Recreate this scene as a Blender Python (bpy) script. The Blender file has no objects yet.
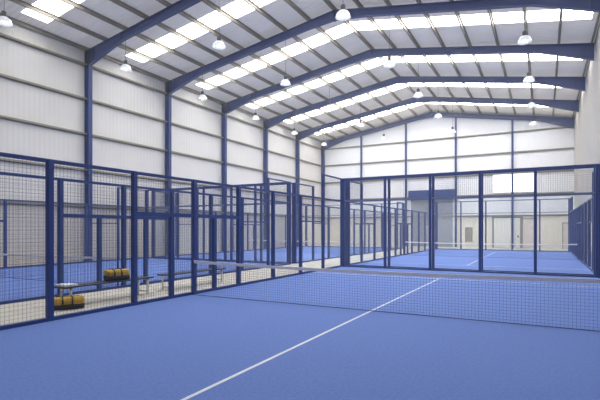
import bpy, bmesh, math, random
from mathutils import Vector, Matrix
random.seed(7)
COL = bpy.context.scene.collection
R = math.radians

# ------------------------------------------------------------------ dimensions (metres, camera at the origin, Y down the hall)
CAM_H = 1.723
XW, XR = -21.55, 2.28              # inner faces of the left and right hall walls
XMID = -9.63
YEND, YSTART = 45.0, -2.2          # hall end walls
FR0, FRS = 15.77, 5.80             # first frame seen, frame spacing
Z_APEX, SLOPE = 13.12, 0.163       # top of the rafters
def ztop(x): return Z_APEX - SLOPE*abs(x-XMID)
SHEET = 0.20                       # purlin height
YC_NEAR, YC_FAR, HALF = 9.16, 29.55, 9.9
XL, XRF = -8.145, 1.76            # right-hand courts
NXL, NXR = -20.7, -10.9          # left-hand courts

# ------------------------------------------------------------------ materials
def new_mat(name):
    m = bpy.data.materials.new(name); m.use_nodes = True
    nt = m.node_tree; nt.nodes.clear()
    out = nt.nodes.new('ShaderNodeOutputMaterial')
    return m, nt, out
def paint(name, col, rough=0.5, metal=0.0, var=0.08, scale=3.0, bump=0.0, bscale=60.0, spec=0.5):
    m, nt, out = new_mat(name)
    b = nt.nodes.new('ShaderNodeBsdfPrincipled')
    tc = nt.nodes.new('ShaderNodeTexCoord')
    n = nt.nodes.new('ShaderNodeTexNoise'); n.inputs['Scale'].default_value = scale; n.inputs['Detail'].default_value = 4
    geo = nt.nodes.new('ShaderNodeNewGeometry')
    nt.links.new(geo.outputs['Position'], n.inputs['Vector'])
    rp = nt.nodes.new('ShaderNodeValToRGB')
    rp.color_ramp.elements[0].position = .3; rp.color_ramp.elements[1].position = .7
    rp.color_ramp.elements[0].color = (*[c*(1-var) for c in col], 1)
    rp.color_ramp.elements[1].color = (*[min(1, c*(1+var)) for c in col], 1)
    nt.links.new(n.outputs['Fac'], rp.inputs['Fac'])
    nt.links.new(rp.outputs['Color'], b.inputs['Base Color'])
    b.inputs['Roughness'].default_value = rough; b.inputs['Metallic'].default_value = metal
    b.inputs['Specular IOR Level'].default_value = spec
    if bump:
        n2 = nt.nodes.new('ShaderNodeTexNoise'); n2.inputs['Scale'].default_value = bscale; n2.inputs['Detail'].default_value = 3
        nt.links.new(geo.outputs['Position'], n2.inputs['Vector'])
        bp = nt.nodes.new('ShaderNodeBump'); bp.inputs['Strength'].default_value = bump; bp.inputs['Distance'].default_value = .02
        nt.links.new(n2.outputs['Fac'], bp.inputs['Height']); nt.links.new(bp.outputs['Normal'], b.inputs['Normal'])
    nt.links.new(b.outputs['BSDF'], out.inputs['Surface'])
    return m
def ribbed(name, col, axis, period, var=0.05, low=None, zsplit=None, rough=.6, strength=.25):
    """panel sheet with fine ribs along one axis; optional different colour below a height"""
    m, nt, out = new_mat(name); L = nt.links
    b = nt.nodes.new('ShaderNodeBsdfPrincipled'); b.inputs['Roughness'].default_value = rough
    b.inputs['Specular IOR Level'].default_value = .3
    geo = nt.nodes.new('ShaderNodeNewGeometry'); sep = nt.nodes.new('ShaderNodeSeparateXYZ'); L.new(geo.outputs['Position'], sep.inputs[0])
    mu = nt.nodes.new('ShaderNodeMath'); mu.operation = 'MULTIPLY'; mu.inputs[1].default_value = 2*math.pi/period
    L.new(sep.outputs[axis], mu.inputs[0])
    si = nt.nodes.new('ShaderNodeMath'); si.operation = 'SINE'; L.new(mu.outputs[0], si.inputs[0])
    bp = nt.nodes.new('ShaderNodeBump'); bp.inputs['Strength'].default_value = strength; bp.inputs['Distance'].default_value = period*.12
    L.new(si.outputs[0], bp.inputs['Height']); L.new(bp.outputs['Normal'], b.inputs['Normal'])
    n = nt.nodes.new('ShaderNodeTexNoise'); n.inputs['Scale'].default_value = .7; n.inputs['Detail'].default_value = 5
    L.new(geo.outputs['Position'], n.inputs['Vector'])
    mr = nt.nodes.new('ShaderNodeMapRange'); mr.inputs['From Min'].default_value = .3; mr.inputs['From Max'].default_value = .7
    mr.inputs['To Min'].default_value = 1-var; mr.inputs['To Max'].default_value = 1+var
    L.new(n.outputs['Fac'], mr.inputs['Value'])
    mx = nt.nodes.new('ShaderNodeMix'); mx.data_type = 'RGBA'
    mx.inputs['A'].default_value = (*(low or col), 1); mx.inputs['B'].default_value = (*col, 1)
    if low:
        gt = nt.nodes.new('ShaderNodeMath'); gt.operation = 'GREATER_THAN'; gt.inputs[1].default_value = zsplit
        L.new(sep.outputs[2], gt.inputs[0]); L.new(gt.outputs[0], mx.inputs['Factor'])
    else: mx.inputs['Factor'].default_value = 1
    vm = nt.nodes.new('ShaderNodeVectorMath'); vm.operation = 'SCALE'
    L.new(mx.outputs['Result'], vm.inputs[0]); L.new(mr.outputs[0], vm.inputs['Scale'])
    L.new(vm.outputs[0], b.inputs['Base Color']); L.new(b.outputs['BSDF'], out.inputs['Surface'])
    return m
def emitter(name, col, strength, diffuse=None):
    m, nt, out = new_mat(name)
    e = nt.nodes.new('ShaderNodeEmission'); e.inputs['Color'].default_value = (*col, 1); e.inputs['Strength'].default_value = strength
    if diffuse:
        d = nt.nodes.new('ShaderNodeBsdfPrincipled'); d.inputs['Base Color'].default_value = (*diffuse, 1); d.inputs['Roughness'].default_value = .25
        a = nt.nodes.new('ShaderNodeAddShader'); nt.links.new(e.outputs[0], a.inputs[0]); nt.links.new(d.outputs[0], a.inputs[1])
        nt.links.new(a.outputs[0], out.inputs['Surface'])
    else: nt.links.new(e.outputs[0], out.inputs['Surface'])
    return m
def glass_mat(name, tint, haze=0.0, ior=1.25):
    m, nt, out = new_mat(name); L = nt.links
    t = nt.nodes.new('ShaderNodeBsdfTransparent'); t.inputs['Color'].default_value = (*tint, 1)
    d = nt.nodes.new('ShaderNodeBsdfDiffuse'); d.inputs['Color'].default_value = (.75, .8, .9, 1)
    mh = nt.nodes.new('ShaderNodeMixShader'); mh.inputs[0].default_value = haze
    L.new(t.outputs[0], mh.inputs[1]); L.new(d.outputs[0], mh.inputs[2])
    g = nt.nodes.new('ShaderNodeBsdfGlossy'); g.inputs['Roughness'].default_value = .02
    fr = nt.nodes.new('ShaderNodeFresnel'); fr.inputs['IOR'].default_value = ior
    mx = nt.nodes.new('ShaderNodeMixShader'); L.new(fr.outputs[0], mx.inputs[0])
    L.new(mh.outputs[0], mx.inputs[1]); L.new(g.outputs[0], mx.inputs[2]); L.new(mx.outputs[0], out.inputs['Surface'])
    return m

def lin(r, g, b):
    f = lambda c: ((c/255+.055)/1.055)**2.4 if c > 10 else c/255/12.92
    return (f(r), f(g), f(b))
M = {}
M['frame_blue'] = paint('blue_steel_paint', lin(18, 55, 120), .45, 0, .06, 2)
M['fence_blue'] = paint('blue_fence_paint', lin(27, 59, 124), .45, 0, .06, 2)
M['mesh_blue'] = paint('blue_wire_coating', lin(42, 60, 106), .5, 0, .04, 2)
M['rail_grey'] = paint('grey_blue_rail', lin(104, 118, 152), .5, 0, .05, 2)
M['turf'] = paint('blue_turf', lin(106, 132, 197), .85, 0, .12, 28, .3, 160, .15)
M['line'] = paint('white_line_paint', lin(225, 228, 232), .8, 0, .03, 20)
M['concrete'] = paint('pale_concrete', lin(205, 200, 188), .6, 0, .10, 1.6, .05, 40, .3)
M['wall'] = ribbed('white_wall_panel', lin(216, 213, 208), 1, .25, .03, lin(222, 214, 201), 2.9, strength=.1)
M['wall_end'] = ribbed('white_end_panel', lin(236, 236, 238), 0, .25, .02, lin(236, 228, 212), 2.9, strength=.12)
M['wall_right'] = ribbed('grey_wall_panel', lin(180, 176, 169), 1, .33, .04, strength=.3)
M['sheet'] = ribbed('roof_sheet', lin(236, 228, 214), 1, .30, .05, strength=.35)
for nd in M['sheet'].node_tree.nodes:                     # faint glow added to the sheets to brighten the roof underside
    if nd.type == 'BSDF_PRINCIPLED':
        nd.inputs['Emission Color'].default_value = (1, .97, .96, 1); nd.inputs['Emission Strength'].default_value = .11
M['purlin'] = paint('galvanised_purlin', lin(134, 127, 112), .55, .1, .12, 1.5)
M['girt'] = paint('galvanised_girt', lin(135, 131, 118), .6, .1, .08, 1.5)
for q, e in enumerate((9.5, 10, 11.5, 13, 14, 14.5, 14.5)):    # strip emission raised bay by bay to add brightness at the far end
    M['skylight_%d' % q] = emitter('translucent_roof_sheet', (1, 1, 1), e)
M['bright_window'] = emitter('daylit_pane', (1, 1, .99), 2.6)
M['glass'] = glass_mat('clear_glass', (.965, .985, .995), .04)
M['net'] = paint('navy_net_cord', lin(38, 56, 105), .7)
M['tape'] = paint('white_net_tape', lin(240, 234, 232), .7, 0, .03, 8)
M['steel_white'] = paint('white_steel', lin(225, 225, 222), .4)
M['bench_slat'] = paint('dark_bench_slat', lin(38, 40, 56), .5, 0, .2, 12)
M['yellow'] = paint('yellow_fabric', lin(198, 158, 46), .7, 0, .12, 14, .3, 90)
M['black'] = paint('black_fabric', lin(26, 26, 28), .7, 0, .2, 18, .3, 90)
M['towel'] = paint('white_terry', lin(236, 236, 236), .95, 0, .03, 30, .4, 200)
M['dark_metal'] = paint('dark_grey_metal', lin(52, 52, 56), .45, .3)
M['shade'] = emitter('lit_prismatic_shade', (1, .99, .96), .22, lin(205, 208, 214))
M['bulb'] = emitter('lamp_bulb', (1, .98, .94), 9.0)
M['door_grey'] = ribbed('grey_door_sheet', lin(150, 154, 164), 0, .18, .05, strength=.4)
M['door_white'] = ribbed('white_door_sheet', lin(232, 228, 220), 0, .4, .03, strength=.25)
M['door_frame'] = paint('door_frame_grey', lin(140, 132, 126), .5)
M['door_pink'] = paint('pale_door_leaf', lin(226, 212, 204), .5)
M['pale_trim'] = paint('pale_door_stile', lin(222, 222, 224), .5)
M['board'] = paint('grey_board', lin(150, 143, 132), .6, 0, .08, 6)

# ------------------------------------------------------------------ mesh building
class MB:
    def __init__(s): s.v = []; s.f = []
    def box(s, x0, x1, y0, y1, z0, z1):
        i = len(s.v)
        s.v += [(x, y, z) for z in (z0, z1) for y in (y0, y1) for x in (x0, x1)]
        s.f += [tuple(i+k for k in q) for q in ((0,2,3,1),(4,5,7,6),(0,1,5,4),(2,6,7,3),(0,4,6,2),(1,3,7,5))]
        return s
    def quad(s, *pts):
        i = len(s.v); s.v += [tuple(p) for p in pts]; s.f.append(tuple(range(i, i+len(pts)))); return s
    def plate(s, poly, y0, y1):
        """polygon in XZ (list of (x,z)), extruded in Y"""
        i = len(s.v); n = len(poly)
        s.v += [(x, y0, z) for x, z in poly] + [(x, y1, z) for x, z in poly]
        s.f.append(tuple(i+k for k in range(n))); s.f.append(tuple(i+n+k for k in reversed(range(n))))
        for k in range(n): s.f.append((i+k, i+(k+1) % n, i+n+(k+1) % n, i+n+k))
        return s
    def lathe(s, prof, c, n=20, cap=False):
        i = len(s.v); m = len(prof)
        for k in range(n):
            a = 2*math.pi*k/n
            s.v += [(c[0]+r*math.cos(a), c[1]+r*math.sin(a), c[2]+z) for r, z in prof]
        for k in range(n):
            k2 = (k+1) % n
            for j in range(m-1): s.f.append((i+k*m+j, i+k2*m+j, i+k2*m+j+1, i+k*m+j+1))
        if cap:
            s.f.append(tuple(i+k*m for k in reversed(range(n)))); s.f.append(tuple(i+k*m+m-1 for k in range(n)))
        return s
    def tube(s, pts, r, n=8):
        pts = [Vector(p) for p in pts]; i = len(s.v); m = len(pts)
        for k, p in enumerate(pts):
            d = (pts[min(k+1, m-1)]-pts[max(k-1, 0)]).normalized()
            a = d.orthogonal().normalized() if abs(d.z) > .95 else d.cross(Vector((0, 0, 1))).normalized()
            b = d.cross(a)
            for q in range(n):
                t = 2*math.pi*q/n; s.v.append(tuple(p+a*r*math.cos(t)+b*r*math.sin(t)))
        for k in range(m-1):
            for q in range(n): s.f.append((i+k*n+q, i+k*n+(q+1) % n, i+(k+1)*n+(q+1) % n, i+(k+1)*n+q))
        s.f.append(tuple(i+q for q in reversed(range(n)))); s.f.append(tuple(i+(m-1)*n+q for q in range(n)))
        return s
    def loft(s, rings, cap=True):
        i = len(s.v); n = len(rings[0])
        for r in rings: s.v += [tuple(p) for p in r]
        for k in range(len(rings)-1):
            for q in range(n): s.f.append((i+k*n+q, i+k*n+(q+1) % n, i+(k+1)*n+(q+1) % n, i+(k+1)*n+q))
        if cap:
            s.f.append(tuple(i+q for q in reversed(range(n)))); e = i+(len(rings)-1)*n; s.f.append(tuple(e+q for q in range(n)))
        return s
    def build(s, name, mat, parent=None, loc=None, smooth=False, bevel=0):
        o3 = Vector((0, 0, 0))
        if parent is not None:
            p = parent
            while p: o3 += p.location; p = p.parent
        l = Vector(loc) if loc is not None else Vector((0, 0, 0))
        me = bpy.data.meshes.new(name)
        me.from_pydata([tuple(Vector(v)-o3-l) for v in s.v], [], s.f)
        bm = bmesh.new(); bm.from_mesh(me); bmesh.ops.recalc_face_normals(bm, faces=bm.faces); bm.to_mesh(me); bm.free()
        me.materials.append(M[mat])
        if smooth:
            for p in me.polygons: p.use_smooth = True
        o = bpy.data.objects.new(name, me); COL.objects.link(o)
        o.location = l
        if parent is not None: o.parent = parent
        if bevel:
            b = o.modifiers.new('bevel', 'BEVEL'); b.width = bevel; b.segments = 2; b.limit_method = 'ANGLE'
        return o
def tag(o, label, cat, group=None):
    o['label'] = label; o['category'] = cat
    if group: o['group'] = group
    return o
def thing(name, loc, label, cat, group=None):
    o = bpy.data.objects.new(name, None); COL.objects.link(o); o.location = loc; o.empty_display_size = .2
    return tag(o, label, cat, group)
def struct(o, label=None):
    o['kind'] = 'structure'
    if label: o['label'] = label
    return o
ORD = ['first', 'second', 'third', 'fourth', 'fifth', 'sixth', 'seventh', 'eighth', 'ninth']

# ------------------------------------------------------------------ the hall shell
T = .25
struct(MB().box(XW-T, XR+T, YSTART-T, YEND+T, -.3, 0).build('floor', 'concrete'))
struct(MB().box(XW-T, XW, YSTART-T, YEND+T, 0, ztop(XW)+SHEET).build('wall_left', 'wall'))
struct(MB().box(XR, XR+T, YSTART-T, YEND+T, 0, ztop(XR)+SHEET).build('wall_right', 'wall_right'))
def gable(y0, y1):
    return MB().plate([(XW, 0), (XR, 0), (XR, ztop(XR)+SHEET), (XMID, ztop(XMID)+SHEET), (XW, ztop(XW)+SHEET)], y0, y1)
struct(gable(YEND, YEND+T).build('wall_back', 'wall_end'))
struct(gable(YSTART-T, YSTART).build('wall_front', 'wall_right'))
# roof with a strip of translucent sheet in every bay
FRAMES = [FR0+FRS*i for i in range(-1, 6)]
STRIP_OFF, STRIP_W = 2.55, 1.25
strips = [(FR0+FRS*i+STRIP_OFF-STRIP_W/2, FR0+FRS*i+STRIP_OFF+STRIP_W/2) for i in range(-2, 5)]
XS0, XS1 = XW+.8, XR-.35
ceil = MB()
def roof_slab(m, xa, xb, ya, yb, t=.06):
    za, zb = ztop(xa)+SHEET, ztop(xb)+SHEET
    m.plate([(xa, za), (xb, zb), (xb, zb+t), (xa, za+t)], ya, yb)
ys = [YSTART-T] + [v for s in strips for v in s] + [YEND+T]
for k in range(0, len(ys), 2):
    for xa, xb in ((XW-T, XMID), (XMID, XR+T)): roof_slab(ceil, xa, xb, ys[k], ys[k+1])
for a, b in strips:
    roof_slab(ceil, XW-T, XS0, a, b); roof_slab(ceil, XS1, XR+T, a, b)
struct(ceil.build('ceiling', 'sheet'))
n = 0
for k, (a, b) in enumerate(strips):
    for xa, xb in ((XS0, XMID), (XMID, XS1)):
        n += 1
        m = MB(); roof_slab(m, xa, xb, a, b, .03)
        struct(m.build('window_%d' % n, 'skylight_%d' % k))

# ------------------------------------------------------------------ portal frames
def i_beam_rafter(root, y, side):
    """half rafter from eave to ridge, with haunch; side -1 left, +1 right"""
    xe = XW+.05 if side < 0 else XR-.02
    def depth(x):
        d = abs(x-xe); r = abs(x-XMID)
        h = .40 + max(0, 1-d/2.7)*.45
        return h + max(0, 1-r/1.6)*.10
    N = 26; xs = [xe+(XMID-xe)*k/N for k in range(N+1)]
    top = [(x, ztop(x)) for x in xs]; bot = [(x, ztop(x)-depth(x)) for x in xs]
    m = MB()
    for k in range(N):
        m.plate([top[k], top[k+1], bot[k+1], bot[k]], y-.012, y+.012)
        m.plate([top[k], top[k+1], (top[k+1][0], top[k+1][1]-.025), (top[k][0], top[k][1]-.025)], y-.11, y+.11)
        m.plate([bot[k], bot[k+1], (bot[k+1][0], bot[k+1][1]+.025), (bot[k][0], bot[k][1]+.025)], y-.11, y+.11)
    r = m.build('rafter', 'frame_blue', root)
    e = MB().box(XMID-.015*1, XMID+.015, y-.12, y+.12, ztop(XMID)-.56, ztop(XMID)-.03) if side > 0 else None
    if e: e.build('ridge_plate', 'frame_blue', r)
    for d in (.62, 2.7):                          # stiffeners
        x = xe-side*d
        MB().box(x-.01, x+.01, y-.1, y+.1, ztop(x)-depth(x)+.02, ztop(x)-.02).build('stiffener', 'frame_blue', r)
    return r
def column(root, y):
    x0, x1 = XW+.03, XW+.38; zt = ztop(x1)-.03
    m = MB().box(x0, x0+.02, y-.11, y+.11, 0, zt).box(x1-.02, x1, y-.11, y+.11, 0, zt-.78)
    m.box(x0, x1, y-.012, y+.012, 0, zt-.2)
    c = m.build('column', 'frame_blue', root)
    MB().box(x0-.02, x1+.06, y-.16, y+.16, 0, .025).build('base_plate', 'frame_blue', c)
for k, y in enumerate(FRAMES):
    if k == 0: lab = 'blue steel portal frame overhead, carrying the nearest lamp by the left wall'
    elif k == len(FRAMES)-1: lab = 'blue steel roof frame set against the white gable end wall'
    else: lab = 'blue steel portal frame whose left column is the %s from the left of the photo' % ORD[k-1]
    root = thing('portal_frame', (XMID, y, 0), lab, 'steel frame', 'blue portal frames carrying the roof')
    column(root, y)
    i_beam_rafter(root, y, -1); i_beam_rafter(root, y, 1)
    if k == len(FRAMES)-1: pass
# gable posts
for k, x in enumerate((-16.95, -12.2, -7.4, -2.5)):
    z = ztop(x)-.42
    m = MB().box(x-.08, x+.08, YEND-.2, YEND-.185, 0, z).box(x-.08, x+.08, YEND-.035, YEND-.02, 0, z).box(x-.008, x+.008, YEND-.2, YEND-.02, 0, z)
    tag(m.build('gable_post', 'frame_blue', loc=(x, YEND-.1, 0)), 'slim blue steel post on the white end wall, %s from the left' % ORD[k], 'steel post', 'blue posts on the end wall')

# purlins (Z sections) running the length of the hall
def zsec(m, x, y0, y1, z, h=SHEET, w=.068):
    s = -1 if x > XMID else 1
    m.box(x-.006, x+.006, y0, y1, z, z+h)
    m.box(min(x, x+w), max(x, x+w), y0, y1, z+h-.012, z+h-.001)
    m.box(min(x, x-w), max(x, x-w), y0, y1, z, z+.012)
DX = (XR-XMID-.12)/8
PSET = []
for s in (-1, 1):
    for k in range(0, 9):
        if k == 0 and s < 0: continue
        PSET.append((s, k, XMID+s*DX*k if k else XMID))
for s, k, x in PSET:
    m = MB(); z = ztop(x) + .002
    zsec(m, x, YSTART+.02, YEND-.02, z, SHEET-.016)
    if k == 0: lab = 'grey steel ridge purlin under the peak of the roof'
    else: lab = 'grey steel purlin under the %s roof slope, %s one out from the ridge' % ('left' if s < 0 else 'right', ORD[k-1])
    tag(m.build('roof_purlin', 'purlin', loc=(x, (YSTART+YEND)/2, z)), lab, 'purlin', 'purlins under the roof')
# girts on the walls
for k, z in enumerate((10.52, 8.70, 6.83, 4.92, 3.0)):
    nm = ['topmost', 'second from the top', 'third from the top', 'fourth from the top', 'lowest'][k]
    m = MB().box(XW+.001, XW+.16, YSTART+.02, YEND-.02, z-.012, z).box(XW+.148, XW+.16, YSTART+.02, YEND-.02, z-.10, z-.012).box(XW+.001, XW+.02, YSTART+.02, YEND-.02, z-.13, z-.012)
    tag(m.build('wall_girt', 'girt', loc=(XW, 20, z)), 'grey horizontal sheeting rail on the left wall, %s' % nm, 'sheeting rail', 'sheeting rails on the left wall')
    m = MB().box(XW+.2, XR-.02, YEND-.16, YEND-.001, z-.012, z).box(XW+.2, XR-.02, YEND-.16, YEND-.148, z-.10, z-.012).box(XW+.2, XR-.02, YEND-.02, YEND-.001, z-.13, z-.012)
    tag(m.build('wall_girt', 'girt', loc=(XMID, YEND, z)), 'grey horizontal sheeting rail on the gable end wall, %s' % nm, 'sheeting rail', 'sheeting rails on the end wall')

# ------------------------------------------------------------------ end wall openings
ye = YEND-.002
w = struct(MB().box(-4.15, -.75, ye-.03, ye, 5.06, 6.72).build('window_15', 'bright_window'))
m = MB()
for x in (-4.15, -.75): m.box(x-.03, x+.03, ye-.06, ye, 5.0, 6.72)
m.box(-4.15, -.75, ye-.06, ye, 5.0, 5.06).box(-4.15, -.75, ye-.06, ye, 6.69, 6.74)
m.build('window_frame', 'steel_white', w)
# wide grey sliding door with a blue header box
d = struct(bpy.data.objects.new('door_1', None)); COL.objects.link(d); d.location = (-9.7, YEND, 0)
for xa, xb in ((-11.85, -9.74), (-9.66, -7.52)):
    lf = MB().box(xa, xb, ye-.07, ye-.01, .03, 4.62).build('door_leaf', 'door_grey', d)
    m = MB()
    for x in (xa+.06, xb-.06): m.box(x-.09, x+.09, ye-.10, ye-.07, .03, 4.62)
    m.build('door_stile', 'pale_trim', lf)
MB().box(-11.82, -7.42, YEND-.65, YEND-.205, 4.66, 5.5).build('header_box', 'fence_blue', d, bevel=.02)
# white door with grey frame
d = struct(bpy.data.objects.new('door_2', None)); COL.objects.link(d); d.location = (-3.0, YEND, 0)
MB().box(-4.05, -1.9, ye-.06, ye, .02, 2.72).build('door_leaf', 'door_white', d)
m = MB().box(-4.2, -4.05, ye-.09, ye, 0, 2.84).box(-1.9, -1.68, ye-.09, ye, 0, 2.84).box(-4.05, -1.9, ye-.09, ye, 2.72, 2.84)
m.build('door_frame', 'door_frame', d)
MB().box(-2.1, -2.0, ye-.12, ye-.06, .95, 1.15).build('door_handle', 'dark_metal', d)
d = struct(bpy.data.objects.new('door_3', None)); COL.objects.link(d); d.location = (-1.1, YEND, 0)
MB().box(-1.62, -.8, ye-.05, ye, .02, 2.6).build('door_leaf', 'door_pink', d)
MB().box(-.8, -.72, ye-.07, ye, 0, 2.68).box(-1.68, -.8, ye-.07, ye, 2.6, 2.68).build('door_frame', 'door_frame', d)
d = struct(bpy.data.objects.new('door_4', None)); COL.objects.link(d); d.location = (1.6, YEND, 0)
MB().box(1.45, 2.1, ye-.05, ye, .02, 2.2).build('door_leaf', 'door_pink', d)
MB().box(1.38, 1.45, ye-.07, ye, 0, 2.28).box(2.1, 2.17, ye-.07, ye, 0, 2.28).box(1.45, 2.1, ye-.07, ye, 2.2, 2.28).build('door_frame', 'door_frame', d)
bx = thing('notice_board', (-6.2, YEND, .55), 'grey upright notice board on the beige end wall left of the white door', 'notice board')
MB().box(-6.52, -5.92, ye-.05, ye, .55, 1.85).build('panel', 'board', bx)
m = MB()
for x in (-6.54, -5.93): m.box(x-.02, x+.02, ye-.08, ye, .52, 1.88)
m.box(-6.54, -5.93, ye-.08, ye, .52, .56).box(-6.54, -5.93, ye-.08, ye, 1.84, 1.88)
m.build('frame', 'door_frame', bx)

# ------------------------------------------------------------------ padel courts
WIRE, PITCH = .0032, .075
def wire_panel_y(x, y0, y1, z0, z1):
    m = MB(); h = WIRE/2
    n = max(1, round((y1-y0)/PITCH))
    for k in range(1, n): y = y0+(y1-y0)*k/n; m.box(x-h, x+h, y-h, y+h, z0, z1)
    n = max(1, round((z1-z0)/PITCH))
    for k in range(1, n): z = z0+(z1-z0)*k/n; m.box(x-h-.004, x+h-.004, y0, y1, z-h, z+h)
    return m
def wire_panel_x(y, x0, x1, z0, z1):
    m = MB(); h = WIRE/2
    n = max(1, round((x1-x0)/PITCH))
    for k in range(1, n): x = x0+(x1-x0)*k/n; m.box(x-h, x+h, y-h, y+h, z0, z1)
    n = max(1, round((z1-z0)/PITCH))
    for k in range(1, n): z = z0+(z1-z0)*k/n; m.box(x0, x1, y-h-.004, y+h-.004, z-h, z+h)
    return m
PW = .055     # half width of a post
def side_fence(x, yc, label):
    root = thing('side_fence', (x, yc, 0), label, 'fence', 'side fences of the padel courts')
    P = [yc+(HALF*k/5) for k in range(-5, 6)]
    for k, y in enumerate(P):
        h = 4.03 if k in (0, 1, 9, 10) else 3.03
        MB().box(x-PW, x+PW, y-PW, y+PW, 0, h).build('post', 'fence_blue', root, bevel=.008)
    a, b = P[0]+PW, P[-1]-PW
    MB().box(x-.054, x+.054, a, b, .0, .07).build('bottom_rail', 'fence_blue', root)
    MB().box(x-.03, x+.03, a, b, 2.96, 3.03).build('top_rail', 'fence_blue', root)
    for i, j in ((0, 1), (9, 10)): MB().box(x-.03, x+.03, P[i]+PW, P[j]-PW, 3.97, 4.03).build('upper_rail', 'fence_blue', root)
    # centre bays: gate posts and header
    MB().box(x-.035, x+.035, P[4]+PW, P[6]-PW, 2.02, 2.12).build('gate_header', 'fence_blue', root)
    for s in (-.83, .83): MB().box(x-.05, x+.05, yc+s-.05, yc+s+.05, .07, 2.02).build('gate_post', 'fence_blue', root)
    for i in range(10):
        y0, y1 = P[i]+PW, P[i+1]-PW
        if i in (0, 9):
            MB().quad((x, y0, .07), (x, y1, .07), (x, y1, 2.96), (x, y0, 2.96)).build('glass_panel', 'glass', root)
            wire_panel_y(x, y0, y1, 3.03, 3.97).build('mesh_panel', 'mesh_blue', root)
        elif i in (1, 8):
            MB().quad((x, y0, .07), (x, y1, .07), (x, y1, 2.0), (x, y0, 2.0)).build('glass_panel', 'glass', root)
            MB().box(x-.025, x+.025, y0, y1, 2.0, 2.05).build('middle_rail', 'fence_blue', root)
            wire_panel_y(x, y0, y1, 2.05, 2.96).build('mesh_panel', 'mesh_blue', root)
        else:
            wire_panel_y(x, y0, y1, .07, 2.96).build('mesh_panel', 'mesh_blue', root)
    return root
def end_wall(y, x0, x1, label):
    root = thing('glass_end_wall', ((x0+x1)/2, y, 0), label, 'glass wall', 'glass end walls of the padel courts')
    P = [x0+PW*2.05+(x1-x0-PW*4.1)*k/5 for k in range(6)]
    for X in P: MB().box(X-.05, X+.05, y-PW, y+PW, 0, 4.03).build('post', 'fence_blue', root, bevel=.008)
    a, b = P[0]+.05, P[-1]-.05
    MB().box(a, b, y-.054, y+.054, 0, .06).build('bottom_rail', 'fence_blue', root)
    MB().box(a, b, y-.03, y+.03, 2.98, 3.035).build('middle_rail', 'rail_grey', root)
    MB().box(a, b, y-.04, y+.035, 3.965, 4.03).build('top_rail', 'fence_blue', root)
    for k in range(5):
        X0, X1 = P[k]+.05, P[k+1]-.05
        MB().quad((X0, y, .06), (X1, y, .06), (X1, y, 2.98), (X0, y, 2.98)).build('glass_panel', 'glass', root)
        wire_panel_x(y, X0, X1, 3.035, 3.965).build('mesh_panel', 'mesh_blue', root)
    return root
def net(x0, x1, y, label):
    root = thing('court_net', ((x0+x1)/2, y, 0), label, 'net', 'nets of the padel courts')
    x0 += .125; x1 -= .125; xm = (x0+x1)/2; hw = (x1-x0)/2
    zt = lambda x: .845+.055*((x-xm)/hw)**2
    m = MB(); N = int((x1-x0)/.06); h = .0013
    for k in range(1, N): x = x0+(x1-x0)*k/N; m.box(x-h, x+h, y-h, y+h, .012, zt(x)-.06)
    for j in range(14):
        K = 16
        for k in range(K):
            xa, xb = x0+(x1-x0)*k/K, x0+(x1-x0)*(k+1)/K
            f = j/14
            za, zb = .012+(zt(xa)-.075)*f, .012+(zt(xb)-.075)*f
            m.plate([(xa, za-h), (xb, zb-h), (xb, zb+h), (xa, za+h)], y-h-.003, y+h-.003)
    m.build('net_mesh', 'net', root)
    m = MB(); K = 24
    for k in range(K):
        xa, xb = x0+(x1-x0)*k/K, x0+(x1-x0)*(k+1)/K
        m.plate([(xa, zt(xa)-.066), (xb, zt(xb)-.066), (xb, zt(xb)), (xa, zt(xa))], y-.012, y+.012)
    m.build('top_tape', 'tape', root)
    for x in (x0-.035, x1+.035):
        m = MB().lathe([(.03, 0.0045), (.03, .92), (.02, .94), (.002, .945)], (x, y, 0), 12); m.build('net_post', 'fence_blue', root)
    MB().box(x0, x1, y-.006, y+.006, .0062, .016).build('lower_cord', 'net', root)
def court_floor(x0, x1, yc, label, plain=False):
    root = thing('court_turf', ((x0+x1)/2, yc, 0), label, 'court surface', 'blue turf of the padel courts')
    y0, y1 = yc-HALF+.057, yc+HALF-.057; z = .004
    MB().box(x0+.057, x1-.057, y0, y1, .0005, z).build('turf', 'turf', root)
    xm = (x0+x1)/2; zz = z+.0015; yn = yc-.13
    if plain: return
    MB().box(xm-.025, xm+.025, yn-6.95, yn+6.95, z-.001, zz).build('centre_line', 'line', root)
    for s in (-1, 1): MB().box(x0+.07, x1-.07, yn+s*6.95-.025, yn+s*6.95+.025, z-.001, zz+.0005).build('service_line', 'line', root)
for (xa, xb, yc, nm) in ((XL, XRF, YC_NEAR, 'nearest court'), (XL, XRF, YC_FAR, 'court behind the nearest glass end wall'),
                         (NXL, NXR, YC_NEAR+.06, 'left court across the aisle'), (NXL, NXR, YC_FAR, 'far left court beside the end wall')):
    court_floor(xa, xb, yc, 'blue artificial turf %s the %s' % ('with white lines on' if xa == XL else 'covering', nm), xa != XL)
    net(xa, xb, yc-.13, 'low dark net with white top tape across the %s' % nm)
    side_fence(xa, yc, 'blue mesh fence along the left side of the %s' % nm)
    side_fence(xb, yc, 'blue mesh fence along the right side of the %s' % nm)
yb = YC_NEAR+HALF; yf = YC_FAR-HALF; ye2 = YC_FAR+HALF
end_wall(yb, XL, XRF, 'blue framed glass end wall of the nearest court, topped with mesh')
end_wall(yf, XL, XRF, 'blue framed glass wall just behind the end wall of the nearest court')
end_wall(ye2, XL, XRF, 'blue framed glass wall at the far end of the court behind the nearest')
end_wall(yb+.06, NXL, NXR, 'blue framed glass end wall of the left court across the aisle')
end_wall(yf, NXL, NXR, 'blue framed glass wall just behind the end wall of the left court')
end_wall(ye2, NXL, NXR, 'blue framed glass wall at the far end of the far left court')

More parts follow.
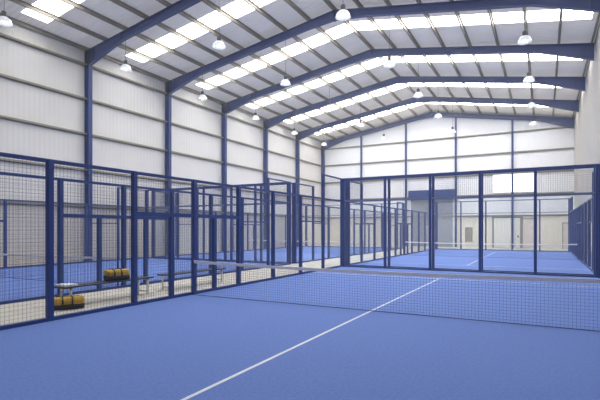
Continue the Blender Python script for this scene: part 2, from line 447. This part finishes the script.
# ------------------------------------------------------------------ hanging lamps
TH = R(28.417)
def project(x, y, z):
    d = -x*math.sin(TH)+y*math.cos(TH); xc = x*math.cos(TH)+y*math.sin(TH)
    return 300+451*xc/d, 229-451*(z-CAM_H)/d
def lamp(x, y, z, label):
    root = thing('pendant_lamp', (x, y, z), label, 'lamp', 'bell shaped lamps hanging from the roof frames')
    zr = ztop(x)-.40
    MB().tube([(x, y, z+.42), (x, y, zr+.0)], .008, 6).build('cable', 'dark_metal', root)
    MB().lathe([(.001, .43), (.05, .43), (.09, .40), (.095, .24), (.075, .20), (.001, .20)], (x, y, z), 16).build('gear_housing', 'dark_metal', root)
    sh = [(.075, .215), (.115, .20), (.18, .155), (.235, .09), (.27, .01), (.29, -.055), (.30, -.065), (.282, -.05), (.26, .015), (.225, .08), (.17, .143), (.11, .188), (.075, .20)]
    MB().lathe(sh, (x, y, z), 24).build('lamp_shade', 'shade', root, smooth=True)
    MB().lathe([(.001, .2), (.03, .19), (.035, .12), (.06, .06), (.06, 0), (.03, -.05), (.001, -.06)], (x, y, z), 12).build('bulb', 'bulb', root, smooth=True)
ROWS = [(-.73, 'row nearest the right wall'), (-6.68, 'row right of the ridge'), (-12.58, 'row left of the ridge'), (-18.5, 'row nearest the left wall')]
for x, rn in ROWS:
    vis = []
    for k, y in enumerate(FRAMES[:-1]):
        px, py = project(x, y, 9.8)
        if -8 < px < 608 and -8 < py < 400: vis.append(y)
    for k, y in enumerate(vis):
        wh = 'nearest one' if k == 0 else ('farthest one' if k == len(vis)-1 else '%s from the front' % ORD[k])
        lamp(x, y, 9.78, 'white bell shaped lamp hanging in the %s, %s' % (rn, wh))

# ------------------------------------------------------------------ benches and bags in the aisle
def bench(x, y0, y1, label):
    root = thing('bench', (x, (y0+y1)/2, 0), label, 'bench', 'benches in the aisle')
    for k in range(3):
        xx = x-.15+.15*k
        MB().box(xx-.062, xx+.062, y0, y1, .425, .455).build('seat_slat', 'bench_slat', root, bevel=.006)
    for y in (y0+.18, y1-.18):
        m = MB()
        for s in (-.17, .17): m.box(x+s-.02, x+s+.02, y-.02, y+.02, 0, .425)
        m.box(x-.19, x+.19, y-.02, y+.02, .385, .425).box(x-.15, x+.15, y-.015, y+.015, .08, .11)
        m.build('leg_frame', 'steel_white', root)
bench(-9.33, 6.15, 8.7, 'dark slatted bench on white legs holding a yellow bag and a white towel')
bench(-9.33, 9.2, 11.8, 'empty dark slatted bench on white legs, the farther one in the aisle')

def duffel(cx, cy, cz, L, W, H, rz, label):
    root = thing('sports_bag', (cx, cy, cz), label, 'bag', 'yellow and black sports bags')
    ca, sa = math.cos(rz), math.sin(rz)
    def P(l, w, h): return (cx+l*ca-w*sa, cy+l*sa+w*ca, cz+h)
    def ring(l, sc, z0, z1, e=2.8, n=20, top=True):
        out = []
        for k in range(n):
            a = 2*math.pi*k/n; c, s = math.cos(a), math.sin(a)
            w = math.copysign(abs(c)**(2/e), c)*W/2*sc; h = math.copysign(abs(s)**(2/e), s)*.5
            out.append(P(l, w, (z0+z1)/2+h*(z1-z0)*(.55+.45*sc)))
        return out
    def body(z0, z1, grow):
        m = MB(); rings = []
        for t, sc in ((-.5, .72), (-.49, .86), (-.46, .95), (-.4, 1), (-.2, 1.02), (0, 1.0), (.2, 1.03), (.4, 1), (.46, .95), (.49, .86), (.5, .72)):
            rings.append(ring(t*L*grow, sc*grow, z0, z1))
        return m.loft(rings)
    b = body(H*.28, H, 1.0).build('bag_body', 'yellow', root, smooth=True)
    body(0.0, H*.52, 1.02).build('bag_base', 'black', root, smooth=True)
    for l in (-.2*L, .12*L):
        m = MB(); pts = []
        for k in range(13):
            a = math.pi*k/12
            pts.append(P(l, math.cos(a)*W*.535, H*.45+math.sin(a)**.7*H*.57))
        m.tube(pts, .018, 6); m.build('strap', 'black', root)
    m = MB(); m.tube([P(-.38*L, 0, H+.003), P(0, 0, H+.005), P(.38*L, 0, H+.003)], .008, 6); m.build('zip', 'black', b)
duffel(-9.02, 6.17, 0, .60, .28, .27, R(62), 'yellow and black sports bag lying on the floor in front of the bench')
duffel(-9.33, 7.68, .457, .56, .29, .27, R(75), 'yellow and black sports bag sitting on top of the nearer bench')
tw = MB()
for k in range(3):
    z = .455+k*.016; g = .004*k
    ring = []
    rings = []
    for y, s in ((6.19+g, .6), (6.20+g, 1), (6.50-g, 1), (6.515-g, .6)):
        rings.append([(-9.50+g, y, z+.008-.007*s), (-9.16-g, y, z+.008-.007*s), (-9.15-g, y, z+.008), (-9.16-g, y, z+.008+.007*s), (-9.50+g, y, z+.008+.007*s), (-9.51+g, y, z+.008)])
    tw.loft(rings)
tag(tw.build('folded_towel', 'towel', loc=(-9.33, 6.35, .455)), 'folded white towel on the near end of the bench', 'towel')

# ------------------------------------------------------------------ world, camera
wd = bpy.data.worlds.new('world'); bpy.context.scene.world = wd; wd.use_nodes = True
bg = wd.node_tree.nodes['Background']; bg.inputs['Color'].default_value = (.8, .88, 1, 1); bg.inputs['Strength'].default_value = .8
vs = wd.node_tree.nodes.new('ShaderNodeVolumeScatter'); vs.inputs['Color'].default_value = (.97, .98, 1, 1); vs.inputs['Density'].default_value = .0034
wd.node_tree.links.new(vs.outputs[0], wd.node_tree.nodes['World Output'].inputs['Volume'])   # thin scatter volume added for a washed-out look like bloom
cam = bpy.data.cameras.new('camera'); co = bpy.data.objects.new('camera', cam); COL.objects.link(co)
co.location = (0, 0, CAM_H); co.rotation_euler = (R(90), 0, TH)
cam.sensor_width = 36; cam.lens = 451/600*36; cam.shift_y = 29/600; cam.clip_start = .05; cam.clip_end = 200
sc = bpy.context.scene; sc.camera = co
sc.cycles.transparent_max_bounces = 48; sc.cycles.max_bounces = 10; sc.cycles.diffuse_bounces = 6
sc.view_settings.view_transform = 'Standard'; sc.view_settings.exposure = 0.0
